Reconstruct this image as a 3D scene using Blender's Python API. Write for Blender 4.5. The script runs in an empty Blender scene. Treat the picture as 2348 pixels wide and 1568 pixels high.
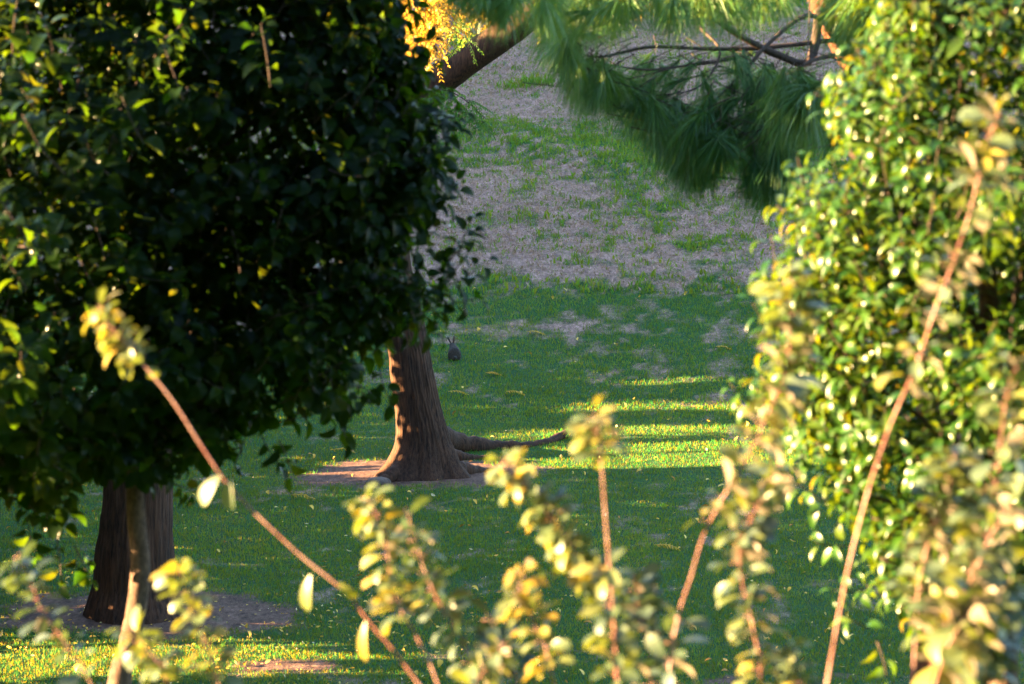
import bpy, math, random
import numpy as np
from mathutils import Vector, Matrix
R = math.radians
rng = np.random.default_rng(11)
random.seed(11)
sc = bpy.context.scene
C = sc.collection

# ---------------------------------------------------------------- camera
CAM_H = 5.0
PITCH = R(6.2)
F = 5520.0                      # focal length in units of a 2347 px wide picture
W2, H2 = 1173.5, 784.0
cam_d = bpy.data.cameras.new('camera')
cam = bpy.data.objects.new('camera', cam_d)
C.objects.link(cam)
cam.location = (0, 0, CAM_H)
cam.rotation_euler = (R(90) - PITCH, 0, 0)
cam_d.sensor_width = 36.0
cam_d.lens = F / 2347 * 36
cam_d.clip_start = 0.2
cam_d.clip_end = 2000
cam_d.dof.use_dof = True
cam_d.dof.focus_distance = 30.0
cam_d.dof.aperture_fstop = 4.0
cam_d.dof.aperture_blades = 0
sc.camera = cam

# ---------------------------------------------------------------- sky, sun, exposure
SUN_EL, SUN_AZ = 11.0, -3.5      # azimuth: degrees behind the left-hand side
w = bpy.data.worlds.new('World')
sc.world = w
w.use_nodes = True
nt = w.node_tree
bg = nt.nodes['Background']
sky = nt.nodes.new('ShaderNodeTexSky')
sky.sky_type = 'NISHITA'
sky.sun_disc = False
sky.sun_elevation = R(SUN_EL)
sky.sun_rotation = R(270 + SUN_AZ)
sky.air_density = 1.0
sky.dust_density = 0.6
sky.ozone_density = 1.6
bg.inputs['Strength'].default_value = 0.055
nt.links.new(sky.outputs[0], bg.inputs['Color'])
sun_d = bpy.data.lights.new('sun', 'SUN')
sun_d.energy = 5.0
sun_d.angle = R(0.5)
sun_d.color = (1.0, 0.64, 0.29)
sun = bpy.data.objects.new('sun', sun_d)
C.objects.link(sun)
el, az = R(SUN_EL), R(SUN_AZ)
to_sun = Vector((-math.cos(el) * math.cos(az), math.cos(el) * math.sin(az), math.sin(el)))
sun.rotation_euler = to_sun.to_track_quat('Z', 'Y').to_euler()
TAN = math.tan(el)
vs = sc.view_settings
vs.view_transform = 'Standard'
vs.look = 'None'
vs.exposure = 4.62
vs.gamma = 1.0
sc.render.engine = 'CYCLES'
sc.cycles.use_denoising = True
sc.cycles.max_bounces = 6
sc.cycles.diffuse_bounces = 3
sc.cycles.glossy_bounces = 2
sc.cycles.transmission_bounces = 3
sc.cycles.sample_clamp_indirect = 6.0

# ---------------------------------------------------------------- helpers
CP, SP = math.cos(PITCH), math.sin(PITCH)

def at(px, py, depth):
    """world point seen at picture position (2347-wide units) at a distance along the view axis"""
    a = (px - W2) / F * depth
    b = -(py - H2) / F * depth
    return np.array((a, depth * CP + b * SP, CAM_H - depth * SP + b * CP))

def sst(a, b, x):
    t = np.clip((x - a) / (b - a), 0, 1)
    return t * t * (3 - 2 * t)

def terrain(x, y):
    x = np.asarray(x, float); y = np.asarray(y, float)
    bank = np.where(y < 1, 3.3, np.where(y < 17, 1.65 * (1 + np.cos(np.pi * (np.clip(y, 1, 17) - 1) / 16)), 0))
    t = np.clip(y - 29, 0, 11)
    hill = 0.5 * 0.17 * t * t / 11 + 0.17 * np.clip(y - 40, 0, 95)
    ridge = sst(35, 42, y) * sst(0, 26, -(x + 9.5 + 0.213 * y)) * 24  # left rise added out of view to keep the far slope shaded
    back = 15 * sst(-2.5, -15, y)  # rise added behind the camera to block sky light
    und = 0.035 * np.sin(x * 0.9 + 1.3 * np.sin(y * 0.35)) * np.sin(y * 0.6 + 0.5 * x) * sst(18, 24, y)
    return bank + hill + ridge + back + und * (1 + sst(40, 60, y) * 2)

def ground_at(px, py):
    lo, hi = 12.0, 120.0
    ds = np.linspace(lo, hi, 4000)
    p = np.array([at(px, py, d) for d in (1.0, 2.0)])
    dirv = p[1] - p[0]
    o = p[0] - dirv
    P = o[None] + ds[:, None] * dirv[None]
    below = np.nonzero(P[:, 2] < terrain(P[:, 0], P[:, 1]))[0]
    return P[below[0]] if len(below) else P[-1]

def _h(i, j, k):
    n = (i.astype(np.int64) * 374761393 + j.astype(np.int64) * 668265263 + k.astype(np.int64) * 2147483647) & 0xffffffff
    n = ((n ^ (n >> 13)) * 1274126177) & 0xffffffff
    n = n ^ (n >> 16)
    return (n & 0xffff) / 65535.0

def noise3(x, y, z=0.0):
    x, y, z = np.broadcast_arrays(np.asarray(x, float), np.asarray(y, float), np.asarray(z, float))
    xi, yi, zi = np.floor(x), np.floor(y), np.floor(z)
    fx, fy, fz = x - xi, y - yi, z - zi
    fx, fy, fz = [f * f * (3 - 2 * f) for f in (fx, fy, fz)]
    r = 0
    for a in (0, 1):
        for b in (0, 1):
            for c in (0, 1):
                r = r + _h(xi + a, yi + b, zi + c) * (fx if a else 1 - fx) * (fy if b else 1 - fy) * (fz if c else 1 - fz)
    return r

def fbm(x, y, z=0.0, o=4):
    r, amp, s = 0, 0.5, 0
    for i in range(o):
        r = r + amp * noise3(np.asarray(x) * 2 ** i + 17 * i, np.asarray(y) * 2 ** i + 5 * i, np.asarray(z) * 2 ** i)
        s += amp
        amp *= 0.5
    return r / s

def unit(v):
    v = np.asarray(v, float)
    return v / np.maximum(np.linalg.norm(v, axis=-1, keepdims=True), 1e-9)

def empty(name, loc, label, cat, group=None):
    o = bpy.data.objects.new(name, None)
    C.objects.link(o)
    o.location = tuple(float(v) for v in loc)
    o.empty_display_size = 0.1
    tag(o, label, cat, group)
    return o

def tag(o, label=None, cat=None, group=None, kind=None):
    if label: o['label'] = label
    if cat: o['category'] = cat
    if group: o['group'] = group
    if kind: o['kind'] = kind
    return o

def link_mesh(name, V, faces, mat, parent=None, attrs=None, smooth=True):
    """faces: list of (M,k) int arrays"""
    V = np.asarray(V, np.float32)
    if parent is not None:
        V = V - np.array(world_loc(parent), np.float32)
    me = bpy.data.meshes.new(name)
    me.vertices.add(len(V))
    me.vertices.foreach_set('co', V.ravel())
    li, st, n = [], [], 0
    for f in faces:
        f = np.asarray(f, np.int32)
        if not len(f): continue
        li.append(f.ravel())
        st.append(n + np.arange(len(f), dtype=np.int32) * f.shape[1])
        n += f.size
    li = np.concatenate(li); st = np.concatenate(st)
    me.loops.add(len(li))
    me.loops.foreach_set('vertex_index', li)
    me.polygons.add(len(st))
    me.polygons.foreach_set('loop_start', st)
    me.update(calc_edges=True)
    me.polygons.foreach_set('use_smooth', np.full(len(st), smooth, dtype=bool))
    for k, v in (attrs or {}).items():
        a = me.attributes.new(k, 'FLOAT', 'POINT')
        a.data.foreach_set('value', np.asarray(v, np.float32))
    me.materials.append(mat)
    o = bpy.data.objects.new(name, me)
    C.objects.link(o)
    if parent is not None: o.parent = parent
    return o

def world_loc(o):
    v = Vector((0, 0, 0))
    while o is not None:
        v = v + o.location
        o = o.parent
    return v

def join(a, b):
    with bpy.context.temp_override(active_object=a, object=a, selected_objects=[a, b], selected_editable_objects=[a, b]):
        bpy.ops.object.join()
    return a

class Geo:
    def __init__(s):
        s.V, s.Q, s.T, s.n, s.a = [], [], [], 0, []
    def add(s, V, Q=None, T=None, tint=0.5):
        V = np.asarray(V, float)
        s.V.append(V)
        if Q is not None: s.Q.append(np.asarray(Q) + s.n)
        if T is not None: s.T.append(np.asarray(T) + s.n)
        s.a.append(np.broadcast_to(np.asarray(tint, float), (len(V),)))
        s.n += len(V)
    def build(s, name, mat, parent=None, smooth=True):
        return link_mesh(name, np.concatenate(s.V), ([np.concatenate(s.Q)] if s.Q else []) + ([np.concatenate(s.T)] if s.T else []),
                         mat, parent, {'tint': np.concatenate(s.a)}, smooth)

def smooth_path(P, n):
    P = np.asarray(P, float)
    if len(P) < 3:
        t = np.linspace(0, 1, n)[:, None]
        return P[0] * (1 - t) + P[-1] * t
    E = np.vstack((2 * P[0] - P[1], P, 2 * P[-1] - P[-2]))
    u = np.linspace(0, len(P) - 1 - 1e-6, n)
    i = u.astype(int); f = (u - i)[:, None]
    a, b, c, d = E[i], E[i + 1], E[i + 2], E[i + 3]
    return 0.5 * (2 * b + (c - a) * f + (2 * a - 5 * b + 4 * c - d) * f ** 2 + (3 * b - a - 3 * c + d) * f ** 3)

def tube(geo, P, r, sides=6, tint=0.5, knob=0.0):
    P = np.asarray(P, float); n = len(P)
    r = np.interp(np.linspace(0, 1, n), np.linspace(0, 1, len(np.atleast_1d(r))), np.atleast_1d(r)) if np.ndim(r) else np.full(n, r)
    if knob: r = r * (1 + knob * (rng.random(n) - 0.5))
    T = unit(np.gradient(P, axis=0))
    up = np.array((0.31, 0.22, 0.92)) if abs(T[0][2]) < 0.85 else np.array((0.9, 0.3, 0.1))
    A = unit(np.cross(T, up)); B = np.cross(T, A)
    th = np.arange(sides) / sides * 2 * np.pi
    V = P[:, None] + r[:, None, None] * (A[:, None] * np.cos(th)[None, :, None] + B[:, None] * np.sin(th)[None, :, None])
    idx = np.arange(n * sides).reshape(n, sides)
    a = idx[:-1]; b = np.roll(a, -1, 1); d = idx[1:]; c = np.roll(d, -1, 1)
    Q = np.stack((a, b, c, d), -1).reshape(-1, 4)
    V = np.vstack((V.reshape(-1, 3), P[:1], P[-1:]))
    k = np.arange(sides); k2 = np.roll(k, -1)
    T1 = np.stack((k2, k, np.full(sides, n * sides)), -1)
    T2 = np.stack((k + (n - 1) * sides, k2 + (n - 1) * sides, np.full(sides, n * sides + 1)), -1)
    geo.add(V, Q, np.vstack((T1, T2)), tint)

class Leaves:
    """a bag of curved, folded leaf blades"""
    def __init__(s): s.d = []
    def add(s, pos, axis, nrm, L, wid, bend, fold, tint):
        n = len(pos)
        f = lambda v: np.broadcast_to(np.asarray(v, float), (n,))
        s.d.append((np.asarray(pos, float), unit(axis), np.asarray(nrm, float), f(L), f(wid), f(bend), f(fold), f(tint)))
    def build(s, name, mat, parent=None, rows=6, shape='ovate'):
        P, A, N, L, Wd, B, Fo, Ti = [np.concatenate(x) for x in zip(*s.d)]
        N = unit(N - (N * A).sum(1, keepdims=True) * A)
        S = np.cross(A, N)
        t = np.linspace(0, 1, rows)
        prof = {'ovate': t ** 0.6 * (1 - t) ** 1.05, 'oblong': t ** 0.5 * (1 - t) ** 0.5, 'obov': t ** 0.8 * (1 - t) ** 0.45}[shape]
        prof = prof / prof.max() * 0.5
        prof = np.maximum(prof, 0.015); prof[0] = 0.03
        B = np.where(np.abs(B) < 1e-3, 1e-3, B)
        ang = B[:, None] * t[None]
        cx = np.sin(ang) / B[:, None]
        cz = -(1 - np.cos(ang)) / B[:, None]
        cen = P[:, None] + L[:, None, None] * (cx[..., None] * A[:, None] + cz[..., None] * N[:, None])
        nl = np.cos(ang)[..., None] * N[:, None] + np.sin(ang)[..., None] * A[:, None]
        hw = (L * Wd)[:, None] * prof[None]
        Lf = cen + hw[..., None] * (-np.cos(Fo)[:, None, None] * S[:, None] + np.sin(Fo)[:, None, None] * nl)
        Rt = cen + hw[..., None] * (np.cos(Fo)[:, None, None] * S[:, None] + np.sin(Fo)[:, None, None] * nl)
        V = np.stack((Lf, cen, Rt), 2)            # n,rows,3,3
        n = len(P)
        base = (np.arange(n) * rows * 3)[:, None, None]
        r = np.arange(rows - 1)[None, :, None] * 3
        q = []
        for c in (0, 1):
            q.append(np.stack([(base + r + c), (base + r + c + 1), (base + r + c + 4), (base + r + c + 3)], -1).reshape(-1, 4))
        return link_mesh(name, V.reshape(-1, 3), [np.concatenate(q)], mat, parent,
                         {'tint': np.repeat(Ti, rows * 3), 'vein': np.tile(np.array((1., 0., 1.)), n * rows)})

def perp(t):
    """random unit vectors across the directions t"""
    r = rng.normal(size=t.shape)
    return unit(np.cross(t, r))

def twigs(bag, geo, base, dirs, tl, nl, L, wid, bend, fold=0.35, droop=0.35, tint=(0.2, 0.8), spread=(50, 80), rt=0.003, curve=0.25):
    """leafy twigs: a short curved stem with leaves spiralling up it"""
    for b, d, ln in zip(base, dirs, tl):
        side = perp(d[None])[0]
        P = smooth_path([b, b + d * ln * 0.5 + side * ln * curve * 0.3, b + d * ln + side * ln * curve * 0.2 + np.array((0, 0, ln * 0.08))], 6)
        tube(geo, P, [rt, rt * 0.5], 4)
        n = max(2, int(nl * rng.uniform(0.7, 1.3)))
        u = np.linspace(0.12, 1.0, n)
        k = u * 5
        i = np.minimum(k.astype(int), 4)
        pos = P[i] + (P[i + 1] - P[i]) * (k - i)[:, None]
        T = unit(P[i + 1] - P[i])
        ph = np.arange(n) * 2.4 + rng.uniform(0, 6)
        e1 = perp(T[:1])[0]; e1 = unit(e1 - T * (T @ e1)[:, None]); e2 = np.cross(T, e1)
        rad = e1 * np.cos(ph)[:, None] + e2 * np.sin(ph)[:, None]
        an = np.radians(rng.uniform(spread[0], spread[1], n) * (1.05 - 0.55 * u ** 3))
        ax = T * np.cos(an)[:, None] + rad * np.sin(an)[:, None]
        ax[:, 2] -= droop * rng.uniform(0.2, 1.2, n)
        ax = unit(ax)
        nr = T + np.array((0, 0, 0.6)) + rng.normal(size=(n, 3)) * 0.35
        pet = L * 0.2
        bag.add(pos + ax * pet, ax, nr, L * rng.uniform(0.65, 1.15, n) * (1 - 0.3 * u ** 4), wid * rng.uniform(0.85, 1.15, n),
                rng.uniform(bend[0], bend[1], n), fold * rng.uniform(0.5, 1.4, n), rng.uniform(tint[0], tint[1], n))

def poly_dist(px, py, poly):
    poly = np.asarray(poly, float)
    a, b = poly, np.roll(poly, -1, 0)
    ins = np.zeros(len(px), bool)
    dm = np.full(len(px), 1e9)
    for (x1, y1), (x2, y2) in zip(a, b):
        c = (y1 > py) != (y2 > py)
        with np.errstate(divide='ignore', invalid='ignore'):
            ins ^= c & (px < (x2 - x1) * (py - y1) / (y2 - y1 + 1e-12) + x1)
        l2 = (x2 - x1) ** 2 + (y2 - y1) ** 2
        t = np.clip(((px - x1) * (x2 - x1) + (py - y1) * (y2 - y1)) / l2, 0, 1)
        dm = np.minimum(dm, np.hypot(px - x1 - t * (x2 - x1), py - y1 - t * (y2 - y1)))
    return ins, dm

# ---------------------------------------------------------------- materials
def mat_new(name):
    m = bpy.data.materials.new(name)
    m.use_nodes = True
    t = m.node_tree
    return m, t, t.nodes['Principled BSDF'], t.nodes['Material Output']

def ramp(t, src, stops):
    r = t.nodes.new('ShaderNodeValToRGB')
    e = r.color_ramp.elements
    while len(e) > 1: e.remove(e[-1])
    e[0].position, e[0].color = stops[0][0], (*stops[0][1], 1)
    for p, c in stops[1:]:
        x = e.new(p); x.color = (*c, 1)
    t.links.new(src, r.inputs[0])
    return r.outputs[0]

def attr(t, name):
    a = t.nodes.new('ShaderNodeAttribute'); a.attribute_name = name
    return a.outputs['Fac']

def noise_tex(t, scale, vec=None, detail=4, rough=0.6):
    n = t.nodes.new('ShaderNodeTexNoise')
    n.inputs['Scale'].default_value = scale
    n.inputs['Detail'].default_value = detail
    n.inputs['Roughness'].default_value = rough
    if vec is not None: t.links.new(vec, n.inputs['Vector'])
    return n.outputs['Fac']

def math_n(t, op, a, b):
    n = t.nodes.new('ShaderNodeMath'); n.operation = op
    for i, v in enumerate((a, b)):
        if hasattr(v, 'is_output'): t.links.new(v, n.inputs[i])
        else: n.inputs[i].default_value = v
    return n.outputs[0]

def mix_col(t, f, a, b):
    n = t.nodes.new('ShaderNodeMix'); n.data_type = 'RGBA'
    for s, v in ((n.inputs[0], f), (n.inputs[6], a), (n.inputs[7], b)):
        if hasattr(v, 'is_output'): t.links.new(v, s)
        else: s.default_value = v if not isinstance(v, tuple) else (*v, 1)
    return n.outputs[2]

def leaf_mat(name, stops, trans, tfac=0.35, rough=0.4, spec=0.5, mottle=60, under=None, coat=0.0):
    m, t, p, out = mat_new(name)
    tint = attr(t, 'tint')
    geo = t.nodes.new('ShaderNodeNewGeometry')
    ns = noise_tex(t, mottle, geo.outputs['Position'])
    f = math_n(t, 'ADD', tint, math_n(t, 'MULTIPLY', math_n(t, 'SUBTRACT', ns, 0.5), 0.35))
    col = ramp(t, f, stops)
    if under is not None:
        col = mix_col(t, geo.outputs['Backfacing'], col, under)
    t.links.new(col, p.inputs['Base Color'])
    p.inputs['Roughness'].default_value = rough
    p.inputs['Specular IOR Level'].default_value = spec
    if coat:
        p.inputs['Coat Weight'].default_value = coat
        p.inputs['Coat Roughness'].default_value = 0.22
    tr = t.nodes.new('ShaderNodeBsdfTranslucent')
    tc = ramp(t, f, trans)
    t.links.new(tc, tr.inputs['Color'])
    mx = t.nodes.new('ShaderNodeMixShader')
    mx.inputs[0].default_value = tfac
    t.links.new(p.outputs[0], mx.inputs[1]); t.links.new(tr.outputs[0], mx.inputs[2])
    t.links.new(mx.outputs[0], out.inputs['Surface'])
    return m

M = {}
M['pear_leaf'] = leaf_mat('pear_leaf', [(0.0, (0.006, 0.030, 0.004)), (0.6, (0.020, 0.058, 0.005)), (0.92, (0.045, 0.070, 0.005)), (1.0, (0.35, 0.17, 0.02))],
                          [(0.0, (0.07, 0.18, 0.004)), (0.7, (0.23, 0.31, 0.005)), (1.0, (0.6, 0.28, 0.02))], 0.24, 0.36, 0.32)
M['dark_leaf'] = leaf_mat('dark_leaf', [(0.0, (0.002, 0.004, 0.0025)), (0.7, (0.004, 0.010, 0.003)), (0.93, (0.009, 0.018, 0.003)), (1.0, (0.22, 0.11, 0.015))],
                          [(0.0, (0.12, 0.42, 0.01)), (0.7, (0.40, 0.62, 0.012)), (1.0, (0.6, 0.28, 0.02))], 0.085, 0.2, 0.03)  # the crown's deep shade is put into this near-black leaf colour
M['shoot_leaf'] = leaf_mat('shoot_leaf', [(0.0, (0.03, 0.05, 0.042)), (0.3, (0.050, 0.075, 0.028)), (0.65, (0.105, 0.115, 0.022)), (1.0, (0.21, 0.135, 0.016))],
                           [(0.0, (0.05, 0.09, 0.02)), (0.5, (0.22, 0.27, 0.012)), (1.0, (0.50, 0.33, 0.014))], 0.22, 0.42, 0.45, 150, (0.13, 0.11, 0.085))  # lowest tints put shade into the leaf colour as blue-grey
M['hedge_leaf'] = leaf_mat('hedge_leaf', [(0.0, (0.02, 0.05, 0.014)), (1.0, (0.05, 0.09, 0.02))], [(0.0, (0.03, 0.08, 0.01)), (1.0, (0.05, 0.1, 0.01))], 0.1, 0.6, 0.3, 8)
M['fine_leaf'] = leaf_mat('fine_leaf', [(0.0, (0.03, 0.10, 0.02)), (0.55, (0.07, 0.14, 0.02)), (0.75, (0.35, 0.25, 0.025)), (1.0, (0.6, 0.33, 0.03))],
                          [(0.0, (0.06, 0.22, 0.02)), (0.55, (0.2, 0.34, 0.02)), (1.0, (0.75, 0.42, 0.03))], 0.4, 0.5, 0.3, 20)
M['needle'] = leaf_mat('needle', [(0.0, (0.010, 0.07, 0.025)), (1.0, (0.06, 0.17, 0.025))], [(0.0, (0.05, 0.16, 0.02)), (1.0, (0.25, 0.30, 0.02))], 0.3, 0.45, 0.4, 10)
M['grass'] = leaf_mat('grass_blade', [(0.0, (0.011, 0.105, 0.013)), (0.45, (0.036, 0.20, 0.020)), (0.62, (0.12, 0.14, 0.05)), (0.75, (0.22, 0.125, 0.10)), (1.0, (0.45, 0.275, 0.225))],
                      [(0.0, (0.42, 0.33, 0.008)), (0.5, (0.80, 0.50, 0.010)), (0.7, (0.40, 0.30, 0.10)), (1.0, (0.5, 0.36, 0.2))], 0.22, 0.6, 0.08, 1.5)
M['litter'] = leaf_mat('litter', [(0.0, (0.40, 0.15, 0.03)), (0.4, (0.68, 0.38, 0.03)), (0.8, (0.70, 0.48, 0.10)), (1.0, (0.5, 0.42, 0.28))],
                       [(0.0, (0.4, 0.15, 0.02)), (1.0, (0.6, 0.4, 0.05))], 0.25, 0.55, 0.3, 40)

def bark_mat(name, dark, light, scale, stretch, bump=0.6, rough=0.85, red=None):
    m, t, p, out = mat_new(name)
    tc = t.nodes.new('ShaderNodeTexCoord')
    mp = t.nodes.new('ShaderNodeMapping')
    mp.inputs['Scale'].default_value = (1, 1, stretch)
    t.links.new(tc.outputs['Object'], mp.inputs['Vector'])
    n1 = noise_tex(t, scale, mp.outputs[0], 6, 0.65)
    n2 = noise_tex(t, scale * 0.12, tc.outputs['Object'], 3)
    f = math_n(t, 'ADD', math_n(t, 'MULTIPLY', n1, 0.75), math_n(t, 'MULTIPLY', n2, 0.25))
    col = ramp(t, f, [(0.36, dark), (0.62, light)])
    if red is not None:
        col = mix_col(t, ramp(t, n2, [(0.45, (0, 0, 0)), (0.6, (1, 1, 1))]), col, red)
    t.links.new(col, p.inputs['Base Color'])
    p.inputs['Roughness'].default_value = rough
    p.inputs['Specular IOR Level'].default_value = 0.2
    b = t.nodes.new('ShaderNodeBump')
    b.inputs['Strength'].default_value = bump
    b.inputs['Distance'].default_value = 0.02
    t.links.new(n1, b.inputs['Height'])
    t.links.new(b.outputs[0], p.inputs['Normal'])
    return m

M['bark'] = bark_mat('bark', (0.007, 0.004, 0.003), (0.065, 0.029, 0.016), 42, 0.09)
M['young_bark'] = bark_mat('young_bark', (0.02, 0.012, 0.009), (0.10, 0.06, 0.042), 60, 0.5, 0.4)
M['pine_bark'] = bark_mat('pine_bark', (0.04, 0.016, 0.01), (0.17, 0.065, 0.035), 26, 0.35, 0.8)
M['twig'] = bark_mat('twig', (0.025, 0.018, 0.016), (0.06, 0.04, 0.03), 60, 0.5, 0.3)
M['shoot_stem'] = bark_mat('shoot_stem', (0.09, 0.028, 0.022), (0.21, 0.085, 0.065), 70, 0.3, 0.3, 0.45, (0.26, 0.15, 0.12))
M['stone'] = bark_mat('stone', (0.06, 0.045, 0.04), (0.15, 0.115, 0.10), 14, 1.0, 0.5)

def fur_mat():
    m, t, p, out = mat_new('fur')
    tc = t.nodes.new('ShaderNodeTexCoord')
    f = noise_tex(t, 45, tc.outputs['Object'], 5)
    t.links.new(ramp(t, f, [(0.35, (0.010, 0.0075, 0.006)), (0.65, (0.045, 0.030, 0.022))]), p.inputs['Base Color'])
    p.inputs['Roughness'].default_value = 0.9
    b = t.nodes.new('ShaderNodeBump'); b.inputs['Distance'].default_value = 0.01
    t.links.new(f, b.inputs['Height']); t.links.new(b.outputs[0], p.inputs['Normal'])
    return m
M['fur'] = fur_mat()
def plain(name, c, rough=0.9):
    m, t, p, out = mat_new(name)
    tc = t.nodes.new('ShaderNodeTexCoord')
    f = noise_tex(t, 60, tc.outputs['Object'])
    t.links.new(ramp(t, f, [(0.3, tuple(x * 0.7 for x in c)), (0.7, tuple(min(1, x * 1.2) for x in c))]), p.inputs['Base Color'])
    p.inputs['Roughness'].default_value = rough
    return m
M['ear'] = plain('ear_skin', (0.06, 0.028, 0.02))
M['tail'] = plain('tail_fur', (0.03, 0.024, 0.021))

def ground_mat():
    m, t, p, out = mat_new('soil_and_turf')
    g = t.nodes.new('ShaderNodeNewGeometry')
    dry, dirt = attr(t, 'dry'), attr(t, 'dirt')
    mp = t.nodes.new('ShaderNodeMapping'); mp.inputs['Scale'].default_value = (1, 0.45, 1)
    t.links.new(g.outputs['Position'], mp.inputs['Vector'])
    n1 = noise_tex(t, 5, mp.outputs[0], 8, 0.8)
    n2 = noise_tex(t, 17, mp.outputs[0], 4, 0.8)
    nn = math_n(t, 'ADD', math_n(t, 'MULTIPLY', n1, 0.5), math_n(t, 'MULTIPLY', n2, 0.5))
    green = ramp(t, nn, [(0.35, (0.007, 0.032, 0.008)), (0.65, (0.018, 0.08, 0.014))])
    straw = ramp(t, nn, [(0.38, (0.07, 0.045, 0.042)), (0.5, (0.22, 0.13, 0.10)), (0.62, (0.42, 0.255, 0.205))])
    earth = ramp(t, nn, [(0.38, (0.03, 0.017, 0.013)), (0.52, (0.105, 0.058, 0.042)), (0.66, (0.20, 0.118, 0.09))])
    f1 = ramp(t, math_n(t, 'ADD', dry, math_n(t, 'SUBTRACT', n1, 0.5)), [(0.22, (0, 0, 0)), (0.72, (1, 1, 1))])
    c = mix_col(t, f1, green, straw)
    f2 = ramp(t, math_n(t, 'ADD', dirt, math_n(t, 'MULTIPLY', math_n(t, 'SUBTRACT', n1, 0.5), 0.8)), [(0.42, (0, 0, 0)), (0.58, (1, 1, 1))])
    c = mix_col(t, f2, c, earth)
    t.links.new(c, p.inputs['Base Color'])
    p.inputs['Roughness'].default_value = 0.95
    p.inputs['Specular IOR Level'].default_value = 0.15
    b = t.nodes.new('ShaderNodeBump'); b.inputs['Distance'].default_value = 0.05; b.inputs['Strength'].default_value = 0.8
    t.links.new(nn, b.inputs['Height']); t.links.new(b.outputs[0], p.inputs['Normal'])
    return m
M['ground'] = ground_mat()

# ---------------------------------------------------------------- ground
TRUNK = ground_at(955, 1098) + np.array((0, 0.35, 0))
TRUNK[2] = terrain(TRUNK[0], TRUNK[1])
TRUNK2 = ground_at(310, 1425) + np.array((0, 0.35, 0))
TRUNK2[2] = terrain(TRUNK2[0], TRUNK2[1])

def ell(x, y, c, a, b):
    return np.clip(1.35 - np.hypot((x - c[0]) / a, (y - c[1]) / b) * 0.9, 0, 1)

G1 = ground_at(960, 1082); G2 = ground_at(330, 1400); G3 = ground_at(1850, 1560)
def dirt_at(x, y):
    d = np.maximum(ell(x, y, G1, 1.55, 1.25), ell(x, y, G2, 1.6, 1.1))
    d = np.maximum(d, 0.5 * ell(x, y, G3, 1.6, 0.35))
    d = np.maximum(d, 0.66 * ell(x, y, ground_at(650, 1530), 0.7, 0.35))
    return np.clip(d + (fbm(x * 2.2, y * 2.2) - 0.5) * 0.7 * (d > 0.05), 0, 1)

def dry_at(x, y):
    ks = [0, 36.5, 38.6, 39.2, 40.3, 40.9, 42.6, 44.0, 51, 53, 58, 60, 74, 78, 200]
    vsy = [.02, .05, .14, .36, .34, .18, .2, .70, .72, .46, .42, .80, .80, .62, .6]
    base = np.interp(y + (fbm(x * 0.35 + 9, y * 0.3) - 0.5) * 3.5, ks, vsy)
    base = base - 0.16 * sst(0.5, 3.5, x) * sst(44, 47, y) * (1 - sst(55, 60, y)) + 0.1 * sst(1.0, -2.5, x) * sst(44, 47, y) * (1 - sst(56, 60, y))
    n = fbm(x * 0.8, y * 0.55, 3.0, 5)
    n2 = fbm(x * 3.1, y * 1.9, 8.0, 3)
    return np.clip(base + (n - 0.5) * 0.5 + (n2 - 0.5) * 0.9 + (fbm(x * 7.0, y * 3.2, 1.0, 2) - 0.5) * 0.9, 0, 1)

def axis(*segs):
    o = []
    for a, b, s in segs: o.append(np.arange(a, b, s))
    return np.concatenate(o)
gx = axis((-160, -30, 6), (-30, -12, 0.6), (-12, 12, 0.2), (12, 30, 0.6), (30, 166, 6))
gy = axis((-30, 14, 1.0), (14, 46, 0.2), (46, 95, 0.4), (95, 221, 3))
GX, GY = np.meshgrid(gx, gy)
GZ = terrain(GX, GY)
nx, ny = len(gx), len(gy)
idx = np.arange(nx * ny).reshape(ny, nx)
quads = np.stack((idx[:-1, :-1], idx[:-1, 1:], idx[1:, 1:], idx[1:, :-1]), -1).reshape(-1, 4)
o = link_mesh('ground', np.stack((GX, GY, GZ), -1).reshape(-1, 3), [quads], M['ground'], None,
              {'dry': dry_at(GX.ravel(), GY.ravel()), 'dirt': dirt_at(GX.ravel(), GY.ravel())})
tag(o, kind='structure')

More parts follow.
